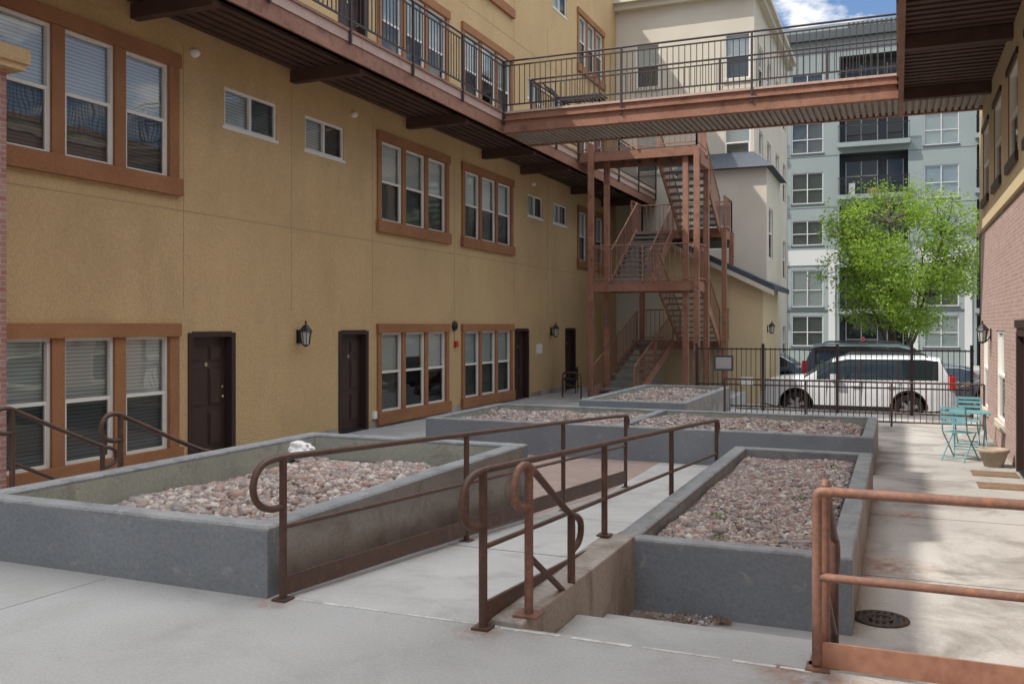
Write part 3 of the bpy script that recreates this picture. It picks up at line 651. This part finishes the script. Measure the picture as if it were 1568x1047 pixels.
w.surface(-30,22.6,-1,3.62,'brick2'); w.surface(-30,22.6,3.8,RT,'stucco_mid'); w.lb(-30,22.66,3.62,3.8,-.06,.02,'stucco_mid')
b.box(XR+.24,14,-30,22.6,-1,RT,'brick2'); b.box(XR,XR+.24,22.35,22.6,-1,3.62,'brick2');b.box(XR+.001,XR+.24,22.35,22.6,3.8,RT,'stucco_mid'); b.box(XR-.1,14.2,-30.1,22.9,RT,RT+.15,'trim')
b.build()

# ------------------------------------------------------------------ background apartment block
b=MB('apartment_block'); w=Wall(b,'y',60.0,-1); P=7.6
for k in range(-3,4):
    o=k*P
    for z0,z1 in ((1.9-1.6,2.2),(2.75,5.05),(6.6,8.15),(9.2,11.15),(12.35,14.25),(15.5,17.3)):
        a0,a1=-6.2+o,-4.3+o
        w.hole(a0,a1,z0,z1,.12,'blkd','blind2'); w.lb(a0,a1,z0,z0+.06,.03,.1,'blkw'); w.lb(a0,a1,z1-.06,z1,.03,.1,'blkw')
        for a in (a0,(a0+a1)/2-.03,a1-.06): w.lb(a,a+.06,z0+.06,z1-.06,.03,.1,'blkw')
        w.lb(a0+.06,a1-.06,z0+(z1-z0)*.45,z0+(z1-z0)*.45+.05,.04,.09,'blkw'); w.quad(a0+.08,a1-.08,z0+.08,z1-.08,.06,'screen' if (k+int(z0))%3==0 else 'glass')
        w.lb(a0-.06,a1+.06,z0-.1,z0,-.04,0,'blkd')
    for z0,z1 in ((-.8,2.2),(2.6,5.2),(6.5,9.0),(9.6,12.2),(12.8,15.4),(16.,18.2)):
        a0,a1=-3.36+o,.55+o
        w.hole(a0,a1,z0,z1,1.3,'blkd','blkd')
        w.lb(a0+.3,a0+2.2,z0+.15,z1-.35,1.2,1.28,'cglass'); w.lb(a0+2.75,a1-.3,z0+.05,z1-.35,1.2,1.28,'cglass')
        for a in (a0+.3,a0+1.2,a0+2.14): w.lb(a,a+.06,z0+.15,z1-.35,1.14,1.2,'blkw')
        for a in (a0+2.7,a1-.3): w.lb(a,a+.06,z0+.05,z1-.35,1.14,1.2,'blkw')
        w.lb(a0+.36,a0+2.14,(z0+z1)/2,(z0+z1)/2+.05,1.14,1.2,'blkw')
        if z0>0:
            w.lb(a0-.1,a1+.1,z0-.28,z0,-.5,0,'blk')
            for j in range(34):
                a=a0-.05+(a1-a0+.1)*j/33; w.lb(a,a+.025,z0,z0+1.0,-.46,-.43,'black')
            w.lb(a0-.08,a1+.08,z0+1.0,z0+1.05,-.47,-.42,'black')
            if (k*3+int(z0))%2:
                w.lb(a0+.5,a0+.9,z0,z0+.8,.4,.8,'blkw'); w.lb(a0+1.6,a0+2.2,z0,z0+.45,.3,.9,'trim')
w.surface(-32,32,-1,19.3,'blk')
for k in range(-4,4):
    w.lb(.55+k*P,P-3.36+k*P,5.35,6.3,-.05,-.0,'blkw')
    w.lb(.7+k*P,1.1+k*P,-.8,5.35,-.06,0,'blkw'); w.lb(3.6+k*P,4.0+k*P,-.8,5.35,-.06,0,'blkw')
    for z in (8.9,12.1,15.2): w.lb(.6+k*P,P-3.4+k*P,z,z+.04,-.008,0,'blkd')
    for z in (2.45,): w.lb(1.12+k*P,3.58+k*P,z,z+.12,-.03,0,'blkd')
b.box(-32,32,61.4,76,-1,19.3,'blkd'); b.box(-32.3,32.3,59.6,76,19.3,19.8,'blkd'); b.box(-10,6,63,70,19.8,21.2,'blk')
for i in range(26): b.box(-3+i*.28,-2.86+i*.28,62.8,62.9,19.9,21.1,'blkd')
b.build()

# ------------------------------------------------------------------ fences
mb=MB('metal_fence'); yf=24.15
for x0,x1 in ((-4.9,-3.2),(-3.2,-1.4),(-1.4,.3),(.3,XR)):
    for z in (-.45,.1,1.02): mb.bar((x0,yf,z),(x1,yf,z),.03,.035,'fence')
    n=int((x1-x0)/.12)
    for i in range(n): x=x0+(i+.5)*(x1-x0)/n; mb.bar((x,yf,-.5),(x,yf,1.06),.016,.016,'fence')
for x in (-4.9,-3.2,-1.4,.3,XR-.05): mb.box(x-.035,x+.035,yf-.035,yf+.035,G-.1,1.16,'fence')
mb.build()
mb=MB('picket_railing'); rail_panel(mb,(-3.7,21.4,G),(XR,21.4,G),.95,'rail',1.75,.12,.1,second=False); mb.build()
mb=MB('gate_sign'); mb.box(-4.45,-3.95,yf-.03,yf-.02,.45,.85,'blkd'); mb.box(-4.40,-4.0,yf-.036,yf-.03,.5,.8,'alloy'); mb.build()
mb=MB('gate_sign'); mb.box(-3.75,-3.45,yf-.03,yf-.02,.1,.3,'white'); mb.build()
mb=MB('retaining_curb'); mb.box(-3.9,XR,24.28,24.42,-1,-.5,'concraw'); mb.build(bevel=.01)

# ------------------------------------------------------------------ cars
def car(name,paint,L,Wd,H,loc,flip=False,r=.37,front=.95,rear=1.12,kind='suv'):
    mb=MB(name); h=L/2; hw=Wd/2; xf=-h+front; xr=h-rear
    s=H/1.75
    if kind=='suv':
        tx=[-h,-h+.04,-h+.15,-h+.5,-h+1.15,-h+1.85,-h+2.3,h-.75,h-.35,h-.12,h-.03,h]
        tz=[.75,.93,1.04,1.12,1.17,1.62,1.72,1.73,1.68,1.25,1.08,.9]
    else:
        tx=[-h,-h+.05,-h+.2,-h+1.0,-h+1.7,-h+2.1,h-1.4,h-.6,h-.1,h]
        tz=[.65,.78,.88,1.02,1.62,1.72,1.72,1.2,1.12,.9]
    tz=[z*s for z in tz]
    belt=lambda x: (1.07+.05*(x+h)/L)*s
    wsA,wsB=-h+1.15,-h+1.9
    n=int(L/.05); xs=[-h+L*i/n for i in range(n+1)]; rows_=[]
    for x in xs:
        top=float(np.interp(x,tx,tz)); e=max(0,(abs(x)-(h-.55))/.55); w_=hw*(1-.14*e*e)
        zb=.27+.10*e
        for xa in (xf,xr):
            d=abs(x-xa)
            if d<r+.08: zb=max(zb,r+math.sqrt((r+.08)**2-d*d))
        bz=min(belt(x),top-.05); zb=min(zb,bz-.08)
        tum=(top-.07-bz)*.24 if top-.07>bz else 0
        rr=.16 if top>belt(x)+.2 else .3
        rows_.append([(x,0,zb),(x,w_-.06,zb),(x,w_-.0,zb+.04),(x,w_,max(zb+.05,.62*s)),(x,w_-.035,bz),(x,w_-.05-tum,max(bz+.01,top-.07)),(x,w_-.05-tum-rr,top),(x,0,top+.025)])
    for i in range(n):
        A,B=rows_[i],rows_[i+1]; xc=(xs[i]+xs[i+1])/2
        for sg in (1,-1):
            for j in range(7):
                q=[A[j],B[j],B[j+1],A[j+1]]; q=[(a,b_*sg,c) for a,b_,c in q]
                k=paint
                if j==0: k='rubber'
                if j==1: k='rubber'
                ta=B[5][2]-B[4][2]
                if j==4 and ta>.25 and wsB-.45<xc<h-.38:
                    k='cglass'
                    if abs(xc-(-h+2.62))<.05 or abs(xc-(-h+3.55))<.05: k='black'
                if j in(5,6) and wsA<xc<wsB: k='cglass'
                if j in(5,6) and kind=='suv' and h-.33<xc<h-.10: k='cglass'
                mb.face(q if sg>0 else q[::-1],k,True)
    for row,x in ((rows_[0],xs[0]),(rows_[-1],xs[-1])):
        pts=[(a,b_,c) for a,b_,c in row]+[(a,-b_,c) for a,b_,c in row[::-1]]
        mb.face(pts,paint)
    mb.box(-h+.3,h-.3,-hw+.32,hw-.32,.3,.85*s,'rubber')
    for sg in (1,-1):
        mb.box(xf+r+.1,xr-r-.1,sg*(hw-.02),sg*(hw+.012),.27,.40,'rubber')
        for x in (-h+1.75,-h+2.65,-h+3.6): mb.box(x,x+.012,sg*(hw-.04),sg*(hw+.002),.42,belt(x)-.03,'rubber')
        for x in (-h+2.4,-h+3.3): mb.box(x,x+.18,sg*(hw-.03),sg*(hw+.03),.93*s,.965*s,paint)
        mb.box(-h+1.85,-h+2.05,sg*(hw-.02),sg*(hw+.17),1.1*s,1.25*s,paint)
        if kind=='suv':
            yr=hw-.26; mb.tube([(-h+2.2,sg*yr,H-.02),(-h+2.3,sg*yr,H+.04),(h-.75,sg*yr,H+.04),(h-.65,sg*yr,H-.03)],.018,'black',6)
        mb.box(h-.14,h-.0,sg*(hw-.26),sg*(hw-.085),.88*s,1.22*s,'tail')
        mb.box(-h-.005,-h+.2,sg*(hw-.42),sg*(hw-.1),.74*s,.9*s,'chrome'); mb.box(-h-.012,-h+.05,sg*(hw-.40),sg*(hw-.14),.76*s,.88*s,'lampg')
        for xa in (xf,xr):
            c=(xa,sg*(hw-.12),r)
            mb.lathe(c,[(r*.60,.11),(r*.66,.125),(r*.93,.12),(r,.08),(r,-.08),(r*.93,-.11),(r*.6,-.11)],'rubber',28,'y')
            mb.lathe((xa,sg*(hw-.12),r),[(r*.66,sg*.128),(r*.62,sg*.10),(r*.60,sg*.05)],'alloy',28,'y')
            mb.lathe((xa,sg*(hw-.12),r),[(r*.61,sg*.04),(0,sg*.04)],'black',28,'y')
            mb.lathe((xa,sg*(hw-.12),r),[(r*.18,sg*.04),(r*.17,sg*.11),(0,sg*.12)],'alloy',14,'y')
            for j in range(6):
                q=j*math.pi/3+.3; y_=sg*(hw-.12+.09)
                p0=V(xa+r*.1*math.cos(q),y_,r+r*.1*math.sin(q)); p1=V(xa+r*.62*math.cos(q),y_,r+r*.62*math.sin(q))
                nrm=V(-math.sin(q),0,math.cos(q))*r*.10
                t=V(0,.02,0)
                mb.hexa([p0-nrm-t,p0+nrm-t,p0+nrm+t,p0-nrm+t],[p1-nrm*1.4-t,p1+nrm*1.4-t,p1+nrm*1.4+t,p1-nrm*1.4+t],'alloy')
            pts=[(xa+(r+.085)*math.cos(a_),sg*(hw+.0),r+(r+.085)*math.sin(a_)) for a_ in np.linspace(0.05,math.pi-.05,15)]
            mb.tube(pts,.018,'rubber' if kind=='suv' else paint,5)
    mb.box(-h-.01,-h+.08,-hw*.55,hw*.55,.62*s,.9*s,'black')
    for z in (.68,.76,.84): mb.box(-h-.02,-h+.0,-hw*.5,hw*.5,z*s,z*s+.02,'chrome')
    mb.box(-h-.05,-h+.15,-hw*.8,hw*.8,.36,.58*s,paint); mb.box(h-.12,h+.06,-hw*.82,hw*.82,.42,.66*s,paint); mb.box(h-.02,h+.012,-.26,.26,.72*s,.86*s,'white')
    mt=Matrix.Translation(loc)@(Matrix.Rotation(math.pi,4,'Z') if flip else Matrix.Identity(4))
    o=mb.build(mt); me=o.data
    bm=bmesh.new(); bm.from_mesh(me); bmesh.ops.remove_doubles(bm,verts=bm.verts,dist=.0006); bmesh.ops.recalc_face_normals(bm,faces=bm.faces); bm.to_mesh(me); bm.free()
    me.set_sharp_from_angle(angle=math.radians(32)); return o
car('parked_suv','cwhite',4.95,1.88,1.76,(-1.1,27.4,-.95))
car('parked_suv','cblue',5.3,2.0,1.97,(-.35,33.2,-.94),flip=True,r=.4)
car('parked_car','cdark',4.7,1.85,1.62,(3.9,31.0,-.94),kind='sedan')
car('parked_car','cblue',4.6,1.8,1.5,(-5.2,37.6,-.94),kind='sedan')

# ------------------------------------------------------------------ tree
def tree(x,y,z,H=7.7,RX=3.2,zc=4.85,RZ=3.2,seed=3,NC=470,NL=58):
    rn=random.Random(seed); mb=MB('street_tree'); base=V(x,y,z)
    stems=[]
    for k in range(7):
        a=k*.9+rn.uniform(-.2,.2); tip=base+V(math.cos(a)*RX*rn.uniform(.35,.65),math.sin(a)*RX*rn.uniform(.35,.65),H*rn.uniform(.62,.88))
        pts=[base+V(math.cos(a)*.08,math.sin(a)*.08,-.1),base+V(math.cos(a)*.12,math.sin(a)*.12,.9),base*.55+tip*.45+V(rn.uniform(-.3,.3),rn.uniform(-.3,.3),.4),tip]
        pts=chaikin(pts,2); mb.tube(pts,.11,'bark',7,r1=.02); stems+=pts[len(pts)//3:]
    mb.tube([base+V(0,0,-.1),base+V(0,0,.7)],.2,'bark',10,r1=.16)
    cl=[]
    while len(cl)<NC:
        u,v,w_=[rn.uniform(-1,1) for _ in range(3)]
        rr=u*u+v*v+w_*w_
        if rr>1.1 or rr<.10: continue
        ang=math.atan2(v,u); lump=.84+.18*math.sin(ang*3+1.0+w_*3)+.14*math.sin(ang*7+w_*6)
        if math.sqrt(rr)>lump: continue
        if w_<-.3 and math.hypot(u,v)>.66+.5*(w_+.6): continue
        if w_<-.78: continue
        p=base+V(u*RX,v*RX,zc+w_*RZ)
        if math.sin(p.x*2.1+p.z*1.5)+math.sin(p.y*1.6-p.z*1.9)+math.sin(p.z*2.6+p.x*1.2)>.95: continue
        cl.append(p)
    for p in cl:
        s=min(stems,key=lambda q:(q-p).length+max(0,q.z-p.z)*1.5)
        m=(s+p)/2+V(rn.uniform(-.15,.15),rn.uniform(-.15,.15),rn.uniform(-.1,.2)); mb.tube([s,m,p],.02,'bark',4,r1=.006)
    n=NC*NL; C=np.repeat(np.array([c[:] for c in cl]),NL,0)
    r_=np.random.default_rng(seed); P0=C+r_.normal(0,1,(n,3))*np.array([.23,.23,.18])
    d=r_.normal(0,1,(n,3)); d[:,2]-=.3; d/=np.linalg.norm(d,axis=1)[:,None]; u=r_.normal(0,1,(n,3)); sd=np.cross(d,u); sd/=np.linalg.norm(sd,axis=1)[:,None]
    Ls=r_.uniform(.07,.15,(n,1)); q=np.stack([P0,P0+d*Ls*.5+sd*Ls*.3,P0+d*Ls,P0+d*Ls*.5-sd*Ls*.3],1).reshape(-1,3)
    o=len(mb.v); mb.v.extend(map(tuple,q.tolist())); i0=mb.mx('leaf')
    mb.f.extend([(o+4*i,o+4*i+1,o+4*i+2,o+4*i+3) for i in range(n)]); mb.mi.extend([i0]*n); mb.sm.extend([False]*n)
    mb.build()
tree(-.05,38.4,-.95)

# ------------------------------------------------------------------ small objects
def bistro_chair(x,y,rot):
    mb=MB('bistro_chair'); k='teal'
    for s in (-.2,.2):
        mb.tube([(s,-.22,0),(s,.16,.46),(s,.22,.86)],.012,k,6); mb.tube([(s*.9,.24,0),(s*.9,-.18,.46)],.012,k,6)
    for i in range(6): mb.box(-.2,.2,-.19+i*.065,-.145+i*.065,.452,.464,k)
    for z in (.62,.70,.78,.85): mb.bar((-.2,.185+(z-.46)*.12,z),(.2,.185+(z-.46)*.12,z),.012,.045,k)
    mb.bar((-.2,-.18,.06),(.2,-.18,.06),.012,.02,k); mb.bar((-.18,.2,.06),(.18,.2,.06),.012,.02,k)
    mb.build(Matrix.Translation((x,y,G+.004))@Matrix.Rotation(rot,4,'Z'))
bistro_chair(.92,16.5,math.radians(150)); bistro_chair(1.15,18.5,math.radians(-10)); 
mb=MB('bistro_table')
for i in range(8): mb.box(-.3,.3,-.3+i*.076,-.235+i*.076,.70,.715,'teal')
mb.box(-.3,-.27,-.3,.3,.685,.70,'teal'); mb.box(.27,.3,-.3,.3,.685,.70,'teal')
for s in (-.25,.25): mb.tube([(s,-.26,0),(s,.26,.69)],.012,'teal',6); mb.tube([(s*.9,.26,0),(s*.9,-.26,.69)],.012,'teal',6)
for y_ in (-.2,.2): mb.bar((-.25,y_,.09),(.25,y_,.09),.012,.02,'teal')
mb.build(Matrix.Translation((1.12,17.4,G+.004)))
mb=MB('flower_pot'); mb.lathe((1.36,15.95,G+.004),[(0,0),(.13,0),(.2,.22),(.225,.23),(.225,.28),(.19,.28),(.17,.22),(0,.22)],'pot',20); mb.build()
for (x,y) in ((1.3,15.1),(1.3,14.0),(1.3,12.7)):
    mb=MB('door_mat'); mb.box(x-.3,x+.3,y-.24,y+.24,G+.005,G+.02,'mat_'); mb.build()
mb=MB('drain_cover'); c=(-.12,7.35,G+.005)
mb.lathe(c,[(.2,0),(.2,.012),(.17,.012)],'iron',28); mb.lathe(c,[(.17,.003),(0,.003)],'black',28)
for i in range(7): 
    x=-.14+i*.047; hh=math.sqrt(.17**2-x*x); mb.box(c[0]+x-.01,c[0]+x+.01,c[1]-hh,c[1]+hh,G+.009,G+.016,'iron')
mb.lathe(c,[(.09,.010),(.09,.017),(.07,.017),(.07,.01)],'iron',20)
mb.build()
bm=bmesh.new(); bmesh.ops.create_icosphere(bm,subdivisions=4,radius=.13)
from mathutils import noise as mn
for v in bm.verts:
    v.co*=1+.5*mn.noise(v.co*9)+.2*mn.noise(v.co*25); v.co.z*=.75
me=bpy.data.meshes.new('plastic_bag'); bm.to_mesh(me); bm.free(); me.materials.append(M['white']); ob=bpy.data.objects.new('plastic_bag',me); ob.location=(-5.9,8.15,.30); scene.collection.objects.link(ob)
mb=MB('patio_chair')
for s in (-.22,.22):
    for q in (-.2,.2): mb.tube([(s,q,0),(s,q,.42 if q<0 else .85)],.014,'black',6)
mb.box(-.24,.24,-.22,.22,.42,.48,'black'); mb.bar((-.22,.2,.65),(.22,.2,.65),.03,.35,'doorframe')
mb.build(Matrix.Translation((-9.7,27.8,G))@Matrix.Rotation(-1.4,4,'Z'))

# ------------------------------------------------------------------ person across the street
def person(x,y,z,rot):
    root=bpy.data.objects.new('person',None); scene.collection.objects.link(root); root.location=(x,y,z); root.rotation_euler=(0,0,rot)
    def skinlayer(name,verts,edges,rad,mk):
        me=bpy.data.meshes.new(name); me.from_pydata(verts,edges,[]); o=bpy.data.objects.new(name,me); scene.collection.objects.link(o); o.parent=root
        o.modifiers.new('s','SKIN')
        bm=bmesh.new(); bm.from_mesh(me); L=bm.verts.layers.skin.verify()
        for i,v in enumerate(bm.verts): v[L].radius=(rad[i],rad[i]*.85); v[L].use_root=(i==0)
        bm.to_mesh(me); bm.free()
        sb=o.modifiers.new('u','SUBSURF'); sb.levels=2; sb.render_levels=2; me.materials.append(M[mk])
    skinlayer('jacket',[(0,0,.95),(0,0,1.15),(0,0,1.36),(0,0,1.48),(-.18,0,1.42),(-.24,.02,1.15),(-.25,-.05,.92),(.18,0,1.42),(.24,.02,1.15),(.25,-.05,.92)],[(0,1),(1,2),(2,3),(2,4),(4,5),(5,6),(2,7),(7,8),(8,9)],[.15,.15,.16,.07,.075,.055,.042,.075,.055,.042],'red')
    skinlayer('trousers',[(0,0,.95),(-.1,0,.85),(-.11,-.02,.5),(-.12,.02,.1),(.1,0,.85),(.11,-.04,.5),(.12,-.02,.1)],[(0,1),(1,2),(2,3),(0,4),(4,5),(5,6)],[.145,.1,.07,.05,.1,.07,.05],'black')
    mb=MB('head'); mb.lathe((0,0,1.50),[(.05,-.04),(.05,.03),(.07,.06),(.085,.12),(.085,.18),(.06,.23),(0,.245)],'skin',14); mb.box(-.012,.012,-.105,-.075,1.60,1.64,'skin'); mb.build(parent=root)
    mb=MB('cap'); mb.lathe((0,0,1.65),[(.092,0),(.092,.04),(.07,.09),(0,.11)],'red',14); mb.box(-.07,.07,-.17,-.07,1.655,1.665,'red'); mb.build(parent=root)
    mb=MB('shoes'); 
    for s in (-.12,.12): mb.box(s-.045,s+.045,-.17,.09,0,.09,'black')
    mb.build(parent=root,bevel=.02)
    mb=MB('hands')
    for s in (-.25,.25):
        mb.tube([(s,-.05,.92),(s,-.06,.88),(s,-.065,.83)],.026,'skin',8,r1=.034)
        for i in range(4): mb.tube([(s,-.09+i*.018,.83),(s,-.095+i*.018,.785),(s*.96,-.09+i*.018,.75+.006*abs(i-1))],.009,'skin',6,r1=.007)
        mb.tube([(s,-.09,.88),(s,-.12,.85),(s,-.125,.81)],.011,'skin',6,r1=.008)
    mb.build(parent=root)
person(-1.75,52.6,-.76,.3)

# ------------------------------------------------------------------ camera, light, world
cam=bpy.data.cameras.new('camera'); co=bpy.data.objects.new('camera',cam); scene.collection.objects.link(co); scene.camera=co
co.location=(0,0,1.65); co.rotation_euler=(math.radians(90),0,math.radians(22.9)); cam.sensor_width=36; cam.lens=32.15; cam.shift_y=-.0169; cam.clip_end=2000; cam.clip_start=.05
EL=math.radians(50); AZ=math.radians(55)
trav=V(math.sin(AZ)*math.cos(EL),math.cos(AZ)*math.cos(EL),-math.sin(EL))
sl=bpy.data.lights.new('sun','SUN'); sl.energy=4.6; sl.angle=math.radians(.5); sl.color=(1,.95,.87); so=bpy.data.objects.new('sun',sl); scene.collection.objects.link(so)
so.rotation_euler=trav.to_track_quat('-Z','Y').to_euler()
wd=bpy.data.worlds.new('World'); scene.world=wd; wd.use_nodes=True; nt=wd.node_tree; bg=nt.nodes['Background']
sky=nt.nodes.new('ShaderNodeTexSky'); sky.sky_type='NISHITA'; sky.sun_disc=False; sky.sun_elevation=EL; sky.sun_rotation=math.radians(180)+AZ; sky.air_density=1.0; sky.dust_density=.6; sky.altitude=1600
tc=nt.nodes.new('ShaderNodeTexCoord'); mp=nt.nodes.new('ShaderNodeMapping'); mp.inputs['Scale'].default_value=(1,1,2.2); nt.links.new(tc.outputs['Generated'],mp.inputs[0])
nf=noise(nt,mp.outputs[0],2.6,9,.3,.6); facH=ramp(nt,nf,.44,.58)
nl=noise(nt,mp.outputs[0],7.5,8,.2,.58); facL=ramp(nt,nl,.49,.57)
sp=nt.nodes.new('ShaderNodeSeparateXYZ'); nt.links.new(tc.outputs['Generated'],sp.inputs[0])
blend=ramp(nt,sp.outputs[2],.42,.58)
low=mixc(nt,facL,mixc(nt,.35,sky.outputs[0],(1.0,2.1,4.4)),(7.2,7.3,7.5)); high=mixc(nt,facH,sky.outputs[0],(29.0,29.0,29.0))
col=mixc(nt,blend,low,high); nt.links.new(col,bg.inputs[0]); bg.inputs[1].default_value=.15
scene.view_settings.view_transform='Standard'; scene.view_settings.look='None'; scene.view_settings.exposure=0
